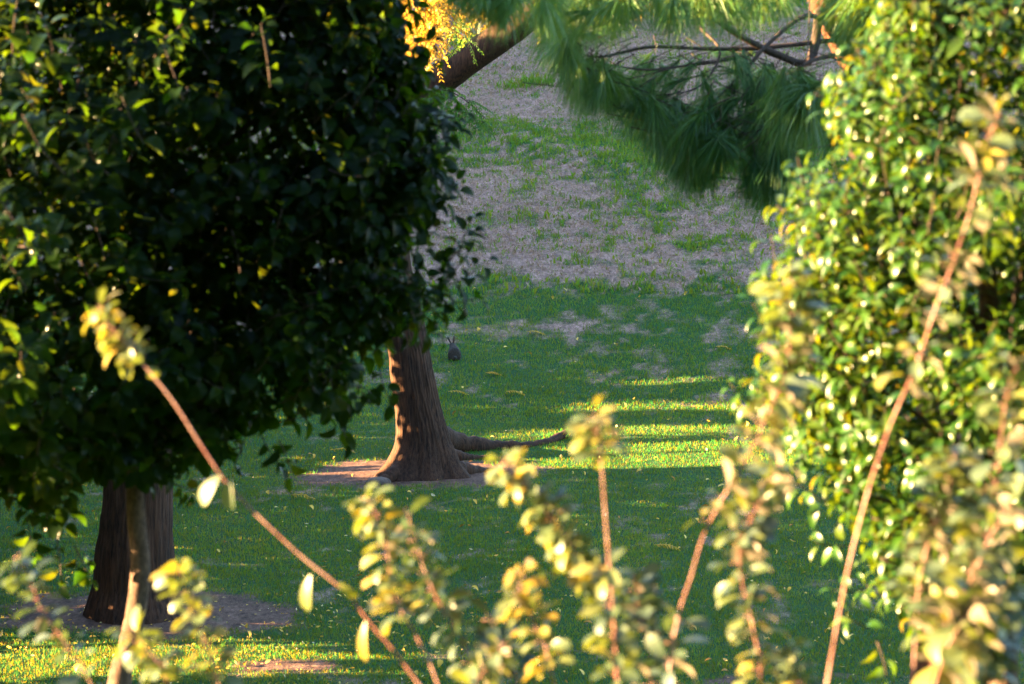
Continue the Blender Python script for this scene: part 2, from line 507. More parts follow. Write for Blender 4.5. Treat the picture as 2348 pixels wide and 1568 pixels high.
# ---------------------------------------------------------------- grass
def grass_band(y0, y1, dens, h, wd, out):
    half = lambda y: 0.2126 * y * 1.12 + 0.5
    n = int((y1 - y0) * (half(y0) + half(y1)) * dens)
    y = rng.uniform(y0, y1, n)
    x = rng.uniform(-1, 1, n) * half(y)
    dirt = dirt_at(x, y)
    dry = dry_at(x, y)
    tuft = fbm(x * 5, y * 5, 2.0, 2) * .6 + .4 * fbm(x * 1.1, y * .9, 6.0, 3)
    keep = (dirt < 0.45 + 0.2 * rng.random(n)) & (rng.random(n) < np.clip(0.35 + 1.3 * tuft, 0, 1))
    x, y, dry, tuft = x[keep], y[keep], dry[keep], tuft[keep]
    n = len(x)
    isdry = rng.random(n) < np.clip((dry - 0.22) * 1.5, 0.03, 0.95)
    tint = np.where(isdry, rng.uniform(0.72, 0.96, n), np.clip(rng.uniform(0.0, 0.42, n) + (fbm(x * .9, y * .6, 4.0, 3) - .5) * .6, 0, .5) + 0.2 * (rng.random(n) < 0.06))
    hh = h * rng.uniform(0.45, 1.3, n) * (0.6 + 0.8 * tuft) * np.where(isdry, 0.55, np.where(dry > .45, .65, 1.0))
    lean = np.where(isdry, rng.uniform(0.6, 2.6, n), rng.uniform(0.1, 1.1, n))
    a = rng.uniform(0, 2 * np.pi, n); b = rng.uniform(0, 2 * np.pi, n)
    P = np.stack((x, y, terrain(x, y) - 0.006), -1)
    ld = np.stack((np.cos(a), np.sin(a), np.zeros(n)), -1)
    sd = np.stack((np.cos(b), np.sin(b), np.zeros(n)), -1) * (wd * rng.uniform(0.6, 1.3, n))[:, None]
    norm = 1 / np.sqrt(1 + lean ** 2)
    mid = P + (ld * (lean * 0.25 * hh)[:, None] + np.array((0, 0, 1)) * (hh * 0.62)[:, None])
    tip = P + (ld * lean[:, None] * 0.95 + np.array((0, 0, 1))) * (hh * (norm * 0.6 + 0.4))[:, None]
    V = np.stack((P - sd * 0.5, P + sd * 0.5, mid + sd * 0.42, mid - sd * 0.42, tip), 1).reshape(-1, 3)
    k = (np.arange(n) * 5)[:, None]
    out.add(V, k + np.array((0, 1, 2, 3)), k + np.array((3, 2, 4)), np.repeat(tint, 5))

gg = Geo()
grass_band(17.5, 24, 2100, 0.042, 0.0055, gg)
grass_band(24, 34, 1500, 0.044, 0.0065, gg)
grass_band(34, 45, 800, 0.058, 0.009, gg)
grass_band(45, 62, 480, 0.07, 0.018, gg)
grass_band(62, 92, 190, 0.085, 0.028, gg)
grass_band(42, 80, 45, 0.15, 0.035, gg)
# denser tufts: at the foot of the trunk and on the hill
for px, py, n, h in ((955, 1092, 60, 0.16), (985, 1088, 30, 0.12), (1228, 192, 160, 0.30), (1180, 200, 120, 0.18), (1320, 1000, 60, 0.16), (1290, 1003, 40, 0.13), (1390, 185, 150, 0.2)):
    c = ground_at(px, py)
    s = 0.09 if py > 500 else 0.3
    x = c[0] + rng.normal(0, s, n); y = c[1] + rng.normal(0, s, n)
    P = np.stack((x, y, terrain(x, y) - 0.01), -1)
    a = rng.uniform(0, 6.28, n); hh = h * rng.uniform(0.5, 1.1, n)
    ld = np.stack((np.cos(a), np.sin(a), np.zeros(n)), -1) * 0.5
    sd = np.stack((-np.sin(a), np.cos(a), np.zeros(n)), -1) * (0.012 if py > 500 else 0.03)
    up = np.array((0, 0, 1.0))
    mid = P + (ld * 0.3 + up * 0.6) * hh[:, None]; tip = P + (ld + up * 0.95) * hh[:, None]
    V = np.stack((P - sd * .5, P + sd * .5, mid + sd * .45, mid - sd * .45, tip), 1).reshape(-1, 3)
    k = (np.arange(n) * 5)[:, None]
    gg.add(V, k + np.array((0, 1, 2, 3)), k + np.array((3, 2, 4)), np.repeat(rng.uniform(0.1, 0.45, n), 5))
tag(gg.build('grass', M['grass'], None, False), 'short green and straw coloured grass covering the slope', 'grass', kind='stuff')

# ---------------------------------------------------------------- large tree trunks
def loft(cz, r, levels_z, nth, seed, lobes, flare, fiss=0.02, freq=16):
    """trunk surface: centre line, radius and bark furrows"""
    th = np.arange(nth) / nth * 2 * np.pi
    c = np.stack([np.interp(levels_z, [q[0] for q in cz], [q[k] for q in cz]) for k in (1, 2)], -1)
    rr = np.interp(levels_z, [q[0] for q in r], [q[1] for q in r])
    Z, TH = np.meshgrid(levels_z, th, indexing='ij')
    fl = np.interp(Z, [q[0] for q in flare], [q[1] for q in flare])
    lob = sum(a * np.clip(np.cos(TH - p), 0, 1) ** k for p, a, k in lobes)
    rad = rr[:, None] * (1 + fl * lob)
    cx, cy = np.cos(TH), np.sin(TH)
    n = fbm(cx * freq * 0.5 + seed, cy * freq * 0.5, Z * 1.6, 3)
    ridge = 1 - np.abs(2 * n - 1)
    big = fbm(cx * 1.5 + seed, cy * 1.5, Z * 0.8 + seed, 2) - 0.5
    rad = rad * (1 + big * 0.10) - fiss * ridge ** 3 * (rr[:, None] / 0.3) ** 0.5
    V = np.stack((c[:, :1] + rad * cx, c[:, 1:] + rad * cy, Z), -1).reshape(-1, 3)
    n0 = len(levels_z)
    i = np.arange(n0 * nth).reshape(n0, nth)
    a = i[:-1]; b = np.roll(a, -1, 1); d = i[1:]; cc = np.roll(d, -1, 1)
    return V, np.stack((a, b, cc, d), -1).reshape(-1, 4)

def wx(px, py, d): return at(px, py, d)
dT = 30.9
tree1 = empty('broad_tree', TRUNK, 'old tree in the middle with furrowed trunk, flared roots and one leaning limb', 'tree')
def tl(py, l, r):
    a, b = wx(l, py, dT), wx(r, py, dT)
    return a[2], (a[0] + b[0]) / 2, a[1], (b[0] - a[0]) / 2
prof = [tl(1130, 886, 1062), tl(1098, 890, 1056), tl(1060, 902, 1046), tl(1020, 912, 1038), tl(985, 915, 1030), tl(950, 913, 1021), tl(900, 907, 1009),
        tl(850, 898, 999), tl(800, 893, 990), tl(730, 882, 977), tl(600, 855, 948), tl(450, 835, 925), tl(330, 830, 935), tl(250, 845, 965)]
cz = [(p[0], p[1], TRUNK[1]) for p in prof]
zz = np.linspace(prof[0][0], prof[-1][0], 210)
V, Q = loft(cz, [(p[0], p[3]) for p in prof], zz, 150, 3.0,
            [(R(192), .75, 14), (R(238), .7, 12), (R(283), .5, 16), (R(332), .9, 14), (R(15), .6, 12), (R(90), .5, 6), (R(145), .4, 8)],
            [(-0.2, .75), (0.05, .6), (0.2, .36), (0.45, .15), (0.8, .05), (1.4, 0)], 0.022, 38)
g = Geo(); g.add(V, Q)
top = at(905, 250, dT); top[1] = TRUNK[1]
g.build('trunk', M['bark'], tree1)
g = Geo()
tube(g, smooth_path([at(900, 330, dT), at(960, 225, dT - .1), at(1060, 145, dT - .3), at(1180, 62, dT - .5), at(1300, -40, dT - .6), at(1420, -190, dT - .4)], 26), [0.27, 0.235, 0.2, 0.19, 0.15, 0.11], 14, knob=0.06)
g.build('limb', M['bark'], tree1)
g = Geo()
tube(g, smooth_path([at(890, 340, dT), at(850, 180, dT + .1), at(800, 0, dT + .2), at(740, -200, dT + .3)], 16), [0.27, 0.22, 0.18, 0.12], 12, knob=0.06)
tube(g, smooth_path([at(800, 0, dT + .2), at(900, -150, dT), at(1010, -260, dT)], 10), [0.14, 0.1, 0.06], 8)
tube(g, smooth_path([at(1180, 62, dT - .5), at(1130, -60, dT - .3), at(1100, -180, dT)], 10), [0.11, 0.08, 0.05], 8)
g.build('limb', M['bark'], tree1)
def gp(px, py, up):
    q = ground_at(px, py); q[2] += up
    return q
def root(pts, rad):
    g = Geo()
    P = smooth_path([gp(*p) for p in pts], 44)
    P[:, 2] += (fbm(P[:, 0] * 4, P[:, 1] * 4, 2.0) - .5) * .05; P[:, 1] += (fbm(P[:, 0] * 3, 7.0, 1.0) - .5) * .12
    tube(g, P, rad, 14, knob=0.22)
    g.build('root', M['bark'], tree1)
root([(985, 1050, .30), (1040, 1035, .13), (1110, 1030, .03), (1190, 1026, .0), (1255, 1015, .0), (1295, 1004, .025), (1345, 1001, -.03)], [0.2, 0.15, 0.11, 0.075, 0.065, 0.08, 0.04])
root([(1000, 1060, .15), (1070, 1052, .02), (1140, 1052, -.01), (1210, 1045, -.04)], [.13, .07, .04, .02])
root([(960, 1080, .22), (920, 1095, .1), (880, 1106, .02), (850, 1112, -.03)], [0.2, 0.13, 0.07, 0.04])
root([(985, 1082, .2), (1030, 1088, .08), (1090, 1082, .0), (1130, 1078, -.04)], [0.2, 0.13, 0.08, 0.04])

# feathery compound foliage of the old tree
def fronds(bag, geo, base, dirs, ln, pairs, ll, tint):
    for b, d, L in zip(base, dirs, ln):
        P = smooth_path([b, b + d * L * .5 + np.array((0, 0, -.03)) * L, b + d * L + np.array((0, 0, -.28)) * L], 8)
        tube(geo, P, [0.004, 0.002], 3)
        u = np.repeat(np.linspace(.12, 1, pairs), 2)
        k = u * 7; i = np.minimum(k.astype(int), 6)
        pos = P[i] + (P[i + 1] - P[i]) * (k - i)[:, None]
        T = unit(P[i + 1] - P[i])
        s = unit(np.cross(T, np.array((0, 0, 1.0)) + rng.normal(size=3) * .4))
        sg = np.tile((1., -1.), pairs)[:, None]
        ax = unit(T * .55 + s * sg + np.array((0, 0, -.25)))
        n = len(u)
        bag.add(pos, ax, np.array((0, 0, 1.0)) + rng.normal(size=(n, 3)) * .5, ll * rng.uniform(.7, 1.2, n), 0.38, rng.uniform(.1, .9, n), .2, np.clip(rng.uniform(*tint) + rng.uniform(-.12, .12, n), 0, 1))

bag, geo = Leaves(), Geo()
def spray(poly, n, d0, d1, ln, tint, down=.3):
    poly = np.asarray(poly, float)
    px = rng.uniform(poly[:, 0].min(), poly[:, 0].max(), n * 4); py = rng.uniform(poly[:, 1].min(), poly[:, 1].max(), n * 4)
    ins, _ = poly_dist(px, py, poly)
    px, py = px[ins][:n], py[ins][:n]
    B = np.array([at(a, b, rng.uniform(d0, d1)) for a, b in zip(px, py)])
    D = rng.normal(size=B.shape); D[:, 2] = -np.abs(D[:, 2]) * down - .15
    fronds(bag, geo, B, unit(D), rng.uniform(.7, 1.2, len(B)) * ln, 11, .055, tint)
spray([(975, 215), (1010, 195), (1060, 210), (1095, 250), (1125, 285), (1090, 282), (1050, 262), (1000, 262), (965, 270)], 85, 29.6, 30.4, .30, (.05, .5))
for k in range(10):
    a = at(985 + k * 8, 215 + k * 3, 30.1); 
tube(geo, smooth_path([at(960, 215, 30.2), at(1010, 205, 30.1), at(1060, 225, 30.0), at(1110, 270, 30.0)], 10), [.015, .008, .004], 5)
spray([(880, -120), (880, 10), (930, 90), (990, 120), (1050, 90), (1130, 60), (1260, 40), (1420, 40), (1500, 10), (1500, -120)], 330, 31.0, 32.6, .34, (.3, 1.0))
spray([(880, -20), (920, 60), (940, 110), (985, 110), (1040, 40), (1050, -20)], 150, 27.3, 28.3, .34, (.8, 1.0))
spray([(1035, 40), (1060, 105), (1075, 100), (1055, 40)], 12, 28.2, 28.8, .26, (.35, .6))
spray([(600, -600), (600, -60), (1600, -60), (1600, -600)], 520, 28, 34, .45, (.2, .8))
geo.build('twigs', M['twig'], tree1)
bag.build('foliage', M['fine_leaf'], tree1, rows=4, shape='oblong')

# thick trunk at the left
d2 = TRUNK2[1] / CP * 0 + float((TRUNK2[1] * CP + (CAM_H - TRUNK2[2]) * SP))
tree2 = empty('broad_tree', TRUNK2, 'thick dark trunk with ridged bark, half hidden at lower left on bare soil', 'tree')
def tl2(py, l, r):
    a, b = wx(l, py, d2), wx(r, py, d2)
    return a[2], (a[0] + b[0]) / 2, a[1], (b[0] - a[0]) / 2
prof = [tl2(1470, 205, 430), tl2(1420, 212, 418), tl2(1350, 217, 404), tl2(1250, 222, 400), tl2(1130, 238, 400), tl2(900, 245, 400), tl2(500, 250, 395), tl2(200, 255, 390), tl2(-100, 260, 385)]
cz = [(p[0], p[1], TRUNK2[1]) for p in prof]
zz = np.linspace(prof[0][0], prof[-1][0], 200)
V, Q = loft(cz, [(p[0], p[3]) for p in prof], zz, 140, 8.0,
            [(R(190), .5, 6), (R(250), .5, 6), (R(300), .4, 6), (R(350), .5, 5), (R(100), .5, 4)], [(-0.3, .5), (0.0, .45), (0.3, .12), (0.8, 0)], 0.022, 34)
g = Geo(); g.add(V, Q); g.build('trunk', M['bark'], tree2)
g = Geo()
tube(g, smooth_path([at(320, -60, d2), at(250, -300, d2), at(120, -520, d2 + .3)], 12), [.26, .18, .1], 10)
tube(g, smooth_path([at(325, -60, d2), at(420, -320, d2), at(520, -560, d2 - .3)], 12), [.26, .18, .1], 10)
g.build('limb', M['bark'], tree2)
bag, geo = Leaves(), Geo()
n = 110
B = np.array([at(rng.uniform(-250, 900), rng.uniform(-900, -280), d2 + rng.uniform(-1.5, 1.5)) for _ in range(n)])
twigs(bag, geo, B, unit(rng.normal(size=(n, 3))), np.full(n, .7), 12, .13, .6, (.3, 1.0), tint=(.1, .7))
join(bag.build('foliage', M['hedge_leaf'], tree2), geo.build('twigs', M['twig'], tree2))

# small stone by the roots
c = gp(868, 1110, 0.02)
u = np.linspace(0, np.pi, 10); v = np.arange(16) / 16 * 2 * np.pi
U_, V_ = np.meshgrid(u, v, indexing='ij')
S = np.stack((np.sin(U_) * np.cos(V_), np.sin(U_) * np.sin(V_), np.cos(U_)), -1)
S = S * (1 + .35 * (fbm(S[..., 0] * 1.7 + 4, S[..., 1] * 1.7, S[..., 2] * 1.7 + 2) - .5))[..., None] * np.array((.16, .12, .075))
i = np.arange(160).reshape(10, 16)
q = np.stack((i[:-1], np.roll(i[:-1], -1, 1), np.roll(i[1:], -1, 1), i[1:]), -1).reshape(-1, 4)
g = Geo(); g.add(S.reshape(-1, 3) + c, q)
tag(g.build('stone', M['stone']), 'small grey stone on the bare soil left of the middle tree roots', 'stone')

# ---------------------------------------------------------------- leafy tree at the left, in shade
dL = 10.0
def leaf_tree(name, label, poly, holes, ntw, d, front, back, nl, L, wid, bend, mat, tintr, up, stem, tl_, extra, droop=.35, rt=.0035, deep=9.):
    base = at(*stem[-1])
    base[2] = terrain(base[0], base[1])
    root_ = empty(name, base, label, 'tree')
    px = rng.uniform(min(p[0] for p in poly), max(p[0] for p in poly), ntw * 6)
    py = rng.uniform(min(p[1] for p in poly), max(p[1] for p in poly), ntw * 6)
    ins, dm = poly_dist(px, py, poly)
    dm = dm / F * d
    fr, bk = front(px, py, dm), back(px, py, dm)
    off = rng.uniform(0, 1, len(px)) ** 0.8 * (fr + bk) - fr
    for h, prob in holes:
        hi, _ = poly_dist(px, py, h)
        ins &= ~(hi & (off < deep) & (rng.random(len(px)) < prob))
    px, py, off, fr = px[ins][:ntw], py[ins][:ntw], off[ins][:ntw], fr[ins][:ntw]
    B = np.array([at(a, b, d + o_) for a, b, o_ in zip(px, py, off)])
    cx, cy = np.mean(px), np.mean(py)
    out = np.stack((np.clip((px - cx) / 500, -1, 1) * .7, np.clip(off / np.maximum(fr, .1), -1, 1) * .8, np.full(len(px), up)), -1)
    D = unit(out + rng.normal(size=B.shape) * .42)
    bag, geo = Leaves(), Geo()
    twigs(bag, geo, B, D, rng.uniform(.7, 1.3, len(B)) * tl_, nl, L, wid, bend, droop=droop, tint=tintr, rt=rt)
    for (a, b, o_, dx, dz, ln, n_) in extra:
        p = at(a, b, d + o_)
        twigs(bag, geo, [p], [unit(np.array((dx, -.25, dz)))], [ln], n_, L, wid, bend, droop=droop, tint=tintr, rt=rt)
    bag.build('foliage', mat, root_)
    geo.build('twigs', M['twig'], root_)
    return root_

polyL = [(-170, 330), (-130, 120), (-40, -30), (90, -110), (500, -150), (840, -120), (870, 10), (890, 90), (880, 170), (915, 240), (920, 300), (960, 350), (940, 400), (965, 460), (905, 520), (925, 570), (870, 610),
         (950, 660), (930, 720), (870, 790), (830, 850), (780, 890), (740, 950), (660, 960), (600, 990), (520, 1000), (455, 1040), (400, 1110), (300, 1110), (215, 1110), (150, 1210), (110, 1240), (70, 1150), (-10, 1120), (-300, 1150), (-560, 1000), (-560, 700), (-400, 620), (-170, 580)]
holesL = [([(700, 850), (760, 760), (850, 740), (870, 850), (780, 920)], .62), ([(860, 560), (930, 560), (950, 640), (880, 700)], .4),
          ([(520, 920), (640, 900), (620, 1010), (500, 1010)], .55), ([(130, 1040), (250, 1040), (250, 1150), (130, 1150)], .6)]
frontL = lambda x, y, m: np.minimum(.14 + np.where(x < 150, 3.5, 1.0) * m, .22 + .62 * np.clip((930 - x) / 1100, 0, 1) + .8 * sst(380, 60, x))
backL = lambda x, y, m: np.minimum(.15 + 1.2 * m, .75)
extraL = [(1010, 660, 0, .75, .45, .22, 9), (1050, 590, .02, .35, .8, .16, 7), (1020, 700, 0, .8, .1, .14, 6), (975, 470, 0, .8, .4, .16, 7), (960, 400, 0, .8, .5, .13, 6), (990, 290, 0, .8, .35, .14, 6), (950, 560, .1, .6, .4, .14, 6), (940, 740, 0, .7, -.3, .14, 6),
          (1000, 690, 0, .45, .55, .27, 8), (985, 640, .05, .55, .75, .27, 8), (1030, 600, 0, .5, .6, .15, 6), (960, 470, 0, .7, .35, .18, 6), (975, 330, -.05, .7, .3, .14, 5), (985, 300, 0, .6, .4, .12, 5),
          (870, 850, -.1, .2, -.5, .15, 6), (760, 940, -.1, .3, -.6, .16, 7), (640, 1010, 0, .2, -.6, .16, 6), (600, 1000, .1, .3, -.5, .16, 6), (560, 1010, -.1, -.2, -.7, .15, 6), (130, 1230, -.1, .1, -.8, .2, 8), (170, 1250, -.1, .3, -.7, .15, 6), (60, 1180, -.1, .2, -.7, .2, 8),
          (150, 400, -1.45, -.3, .5, .25, 10), (90, 600, -1.45, -.3, .5, .25, 12), (60, 660, -1.45, -.3, .4, .25, 12), (420, 230, -.95, -.2, .6, .22, 9), (620, 200, -.85, -.1, .7, .22, 9), (330, 330, -.95, -.2, .5, .2, 8)]
stemL = [(300, 300, 10.1), (300, 700, 10.1), (307, 1050, 10.05), (312, 1180, 10.0), (322, 1300, 10.0), (312, 1400, 10.0), (294, 1490, 10.0), (270, 1620, 10.0), (255, 2100, 10.0)]
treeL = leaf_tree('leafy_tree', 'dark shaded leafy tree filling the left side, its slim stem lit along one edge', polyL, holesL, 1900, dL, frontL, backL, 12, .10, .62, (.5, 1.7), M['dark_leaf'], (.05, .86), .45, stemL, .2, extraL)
def stem_of(tree, pts, rad, kn=.06):
    g = Geo()
    P = [at(*p) for p in pts]
    b = P[-1].copy(); b[2] = terrain(b[0], b[1]) - .1; P[-1] = b
    tube(g, smooth_path(P, 50), rad, 14, knob=kn)
    g.build('trunk', M['young_bark'], tree)
    return P
P = stem_of(treeL, stemL, [.03, .034, .037, .039, .041, .042, .044, .05, .065])
g = Geo()
for (a, b, c2, d_) in ((P[2], (520, 700), (760, 520), 10.1), (P[2], (120, 650), (-150, 450), 9.9), (P[1], (500, 350), (780, 150), 10.2), (P[1], (150, 300), (-200, 50), 10.0), (P[0], (380, 100), (480, -100), 10.1), (P[2], (560, 850), (800, 800), 10.0), (P[2], (150, 900), (-100, 950), 10.0)):
    tube(g, smooth_path([a, at(*b, d_), at(*c2, d_)], 12), [.022, .014, .006], 7)
g.build('branches', M['twig'], treeL)

n = 260
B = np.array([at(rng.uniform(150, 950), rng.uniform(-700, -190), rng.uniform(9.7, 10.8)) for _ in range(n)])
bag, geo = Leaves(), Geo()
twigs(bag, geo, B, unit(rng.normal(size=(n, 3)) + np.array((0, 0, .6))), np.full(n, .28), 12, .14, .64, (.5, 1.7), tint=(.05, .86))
bag.build('upper_foliage', M['dark_leaf'], treeL)  # leaves added above the view to keep sky light off the crown

# ---------------------------------------------------------------- sunlit leafy shrub-tree at the right
dR = 7.6
polyR = [(2010, 60), (2000, 150), (1935, 215), (1915, 300), (1900, 380), (1850, 430), (1835, 510), (1790, 600), (1780, 690), (1790, 790), (1790, 870), (1745, 940), (1800, 990), (1870, 1010), (1905, 1090), (1925, 1180), (1960, 1230),
         (2010, 1310), (2010, 1400), (2060, 1440), (2200, 1470), (2420, 1440), (2640, 1200), (2700, 700), (2620, 150), (2420, -60), (2080, -60)]
holesR = [([(2110, 800), (2150, 660), (2300, 600), (2347, 700), (2260, 800)], .95), ([(2030, 890), (2160, 830), (2180, 960), (2060, 980)], .92), ([(2010, 1120), (2100, 1080), (2110, 1200), (2030, 1250)], .5)]
frontR = lambda x, y, m: np.minimum(.08 + 1.0 * m, .42)
backR = lambda x, y, m: np.minimum(.08 + 1.2 * m, .95)
extraR = [(1925, 260, 0, -.1, .9, .13, 9), (2010, 160, 0, -.1, .9, .12, 9), (1840, 450, 0, -.2, .8, .12, 9), (1775, 640, 0, -.15, .9, .14, 9), (1770, 760, 0, -.4, .5, .12, 8), (1735, 930, 0, -.5, .4, .12, 8), (1890, 1150, 0, -.5, .3, .12, 7), (1945, 1250, 0, -.6, .1, .12, 7),
          (1990, 1350, -.1, -.6, 0, .12, 6), (1990, 1440, -.1, -.5, .2, .12, 6), (2010, 1470, -.1, .1, -.6, .12, 5), (1860, 1050, 0, -.6, .2, .13, 8)]
stemR = [(2250, 300, 7.7), (2270, 800, 7.7), (2290, 1300, 7.7), (2300, 1600, 7.7), (2305, 2300, 7.7)]
treeR = leaf_tree('leafy_tree', 'bright sunlit leafy tree filling the right side with glossy curled leaves', [(a + (46 if a < 2080 else 0), b) for a, b in polyR], holesR, 1350, dR, frontR, backR, 11, .084, .37, (.7, 2.3), M['pear_leaf'], (.05, .84), .75, stemR, .15, extraR, .25, .0028, .3)
P = stem_of(treeR, stemR, [.02, .035, .045, .05, .06])
g = Geo()
for (a, b, c2) in ((P[2], (2150, 1000), (1950, 850)), (P[2], (2420, 1000), (2550, 700)), (P[1], (2120, 550), (1950, 350)), (P[1], (2400, 500), (2500, 200)), (P[0], (2180, 150), (2120, 20)), (P[3], (2150, 1350), (2020, 1280)), (P[2], (2120, 1180), (1930, 1120))):
    tube(g, smooth_path([a, at(*b, 7.6), at(*c2, 7.5)], 12), [.016, .010, .005], 7)
g.build('branches', M['twig'], treeR)

# ---------------------------------------------------------------- pine at the top right
dP = 13.2
pb = at(2150, 900, dP + .4); pb[2] = terrain(pb[0], pb[1])
pine = empty('pine_tree', pb, 'long-needled pine with red-brown trunk and drooping boughs at upper right', 'tree')
g = Geo()
tube(g, smooth_path([pb + np.array((0, 0, -.1)), at(2150, 900, dP + .4), at(2085, 420, dP + .4), at(2000, 210, dP + .4), at(1930, 90, dP + .4), at(1875, -20, dP + .4), at(1820, -160, dP + .4)], 60), [.15, .12, .1, .09, .085, .08, .07], 16, knob=.12)
g.build('trunk', M['pine_bark'], pine)
g = Geo()
brs = [([(1880, 20), (1855, 140), (1781, 125), (1700, 85), (1634, 40), (1560, -30)], .028), ([(1930, 95), (1855, 35), (1767, 95), (1700, 170), (1640, 230), (1600, 290)], .016), ([(1930, 90), (1745, 110), (1620, 112), (1488, 108), (1380, 130), (1310, 120)], .015),
       ([(1950, 120), (1854, 142), (1800, 200), (1780, 280), (1760, 330)], .014), ([(1740, 120), (1650, 140), (1560, 152), (1480, 160), (1400, 150)], .011), ([(1970, 150), (1930, 190), (1850, 190), (1720, 240)], .012),
       ([(1875, -20), (1700, -40), (1500, -50), (1300, -45), (1100, -60)], .022), ([(1900, 40), (2000, 20), (2100, -10), (2200, -20)], .018), ([(2000, 210), (1930, 250), (1860, 300), (1820, 350)], .012), ([(1853, -60), (1855, 40), (1850, 130)], .006), ([(1700, 85), (1690, 40), (1720, -30)], .009), ([(1600, 60), (1650, 120), (1600, 200), (1500, 220)], .009)]
tips = []
for pts, r in brs:
    P = smooth_path([at(a, b, dP + .35 - .9 * k / len(pts) * (1 if r < .02 else .6)) for k, (a, b) in enumerate(pts)], 24)
    tube(g, P, [r, r * .4], 7, knob=.15)
g.build('branches', M['twig'], pine)

def needle_fans(geo, B, D, ln, nn, cone, sag, wd=.0033, tint=(0, .7)):
    for b, d, L in zip(B, D, ln):
        n = int(nn * rng.uniform(.7, 1.3))
        ax = unit(d + np.tan(cone) * rng.normal(size=(n, 3)) * .6)
        st = b + d * rng.uniform(-.35, .05, n)[:, None] * L
        Ln = L * rng.uniform(.6, 1.15, n)
        dn = np.array((0, 0, -1.0))
        p1 = st + ax * (Ln * .35)[:, None] + dn * (sag * .06 * Ln)[:, None]
        p2 = st + ax * (Ln * .68)[:, None] + dn * (sag * .25 * Ln)[:, None]
        p3 = st + ax * (Ln * .92)[:, None] + dn * (sag * .55 * Ln)[:, None]
        s = perp(ax) * wd
        V = np.stack((st - s * .5, st + s * .5, p1 - s * .5, p1 + s * .5, p2 - s * .5, p2 + s * .5, p3), 1).reshape(-1, 3)
        k = (np.arange(n) * 7)[:, None]
        geo.add(V, np.vstack((k + np.array((0, 1, 3, 2)), k + np.array((2, 3, 5, 4)))), k + np.array((4, 5, 6)), np.repeat(rng.uniform(*tint, n), 7))

ng = Geo(); tg = Geo()
def pine_area(poly, n, d0, d1, dirb, ln, nn=74, cone=R(28), sag=.6, tint=(0, .7)):
    poly = np.asarray(poly, float)
    px = rng.uniform(poly[:, 0].min(), poly[:, 0].max(), n * 5); py = rng.uniform(poly[:, 1].min(), poly[:, 1].max(), n * 5)
    ins, _ = poly_dist(px, py, poly)
    n = max(4, int(n * 1.05))
    px, py = px[ins][:n], py[ins][:n]
    B = np.array([at(a, b, rng.uniform(d0, d1)) for a, b in zip(px, py)])
    D = unit(np.array(dirb) + rng.normal(size=B.shape) * np.array((.75, .5, .5)))
    needle_fans(ng, B, D, rng.uniform(.8, 1.15, len(B)) * ln, nn, cone, sag, tint=tint)
    for b, d in zip(B, D):
        q = b - d * .12 + np.array((rng.normal() * .16, 0, .05))
        tube(tg, smooth_path([q, b - d * .08, b], 5), [.003, .002], 4)
# dark hanging masses
pine_area([(1420, 190), (1500, 200), (1640, 190), (1800, 160), (1880, 230), (1870, 300), (1800, 310), (1700, 300), (1600, 290), (1500, 260)], 50, 12.6, 13.4, (-.25, -.1, -.8), .27)
pine_area([(1530, 280), (1620, 270), (1700, 320), (1640, 340), (1560, 330)], 20, 12.5, 13.2, (-.1, -.1, -.9), .25, 110)
pine_area([(1700, 330), (1790, 300), (1830, 350), (1790, 390), (1730, 400)], 17, 12.5, 13.2, (.0, -.1, -.95), .23, 110)
pine_area([(1760, 180), (1840, 170), (1860, 210), (1780, 220)], 9, 12.2, 12.5, (-.25, -.4, -.6), .33, 140, R(30), .7, (.3, .9))
pine_area([(1270, 40), (1330, 40), (1360, 130), (1420, 180), (1380, 210), (1300, 150), (1260, 110)], 30, 12.3, 13.0, (-.2, -.1, -.9), .24, 70, R(24), .6, (.3, .9))
pine_area([(1880, 210), (1960, 150), (1990, 260), (1900, 320)], 20, 12.8, 13.4, (-.1, 0, -.9), .25)
pine_area([(1480, 250), (1700, 250), (1860, 260), (1850, 350), (1700, 360), (1560, 330)], 22, 12.9, 13.6, (-.1, 0, -.9), .24, 55)
pine_area([(1380, 120), (1560, 110), (1780, 120), (1780, 190), (1500, 200)], 18, 12.9, 13.6, (-.2, 0, -.8), .24, 50)
pine_area([(1560, 330), (1640, 330), (1640, 370), (1580, 360)], 8, 12.6, 13.2, (-.1, 0, -.9), .22, 90)
pine_area([(1330, 150), (1500, 190), (1560, 260), (1480, 270), (1380, 220)], 20, 12.8, 13.5, (-.3, 0, -.8), .23, 55)
pine_area([(1680, 370), (1740, 360), (1820, 370), (1810, 420), (1720, 430)], 14, 12.5, 13.2, (0, -.1, -.9), .22, 70)
pine_area([(1500, 290), (1600, 330), (1640, 360), (1580, 380), (1520, 340)], 12, 12.6, 13.2, (-.15, -.1, -.9), .22, 60)
# sunlit upper boughs, with sunlight also put into lighter needle tints
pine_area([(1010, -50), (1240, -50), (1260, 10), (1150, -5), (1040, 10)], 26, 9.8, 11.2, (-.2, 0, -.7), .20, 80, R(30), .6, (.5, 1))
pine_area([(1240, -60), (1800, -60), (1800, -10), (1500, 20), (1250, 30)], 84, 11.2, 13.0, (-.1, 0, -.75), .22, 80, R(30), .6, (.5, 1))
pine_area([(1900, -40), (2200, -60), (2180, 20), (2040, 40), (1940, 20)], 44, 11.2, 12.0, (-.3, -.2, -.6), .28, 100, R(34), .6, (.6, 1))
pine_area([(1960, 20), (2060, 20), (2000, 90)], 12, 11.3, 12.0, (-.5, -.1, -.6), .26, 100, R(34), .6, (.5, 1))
join(ng.build('needles', M['needle'], pine), tg.build('twigs', M['twig'], pine))

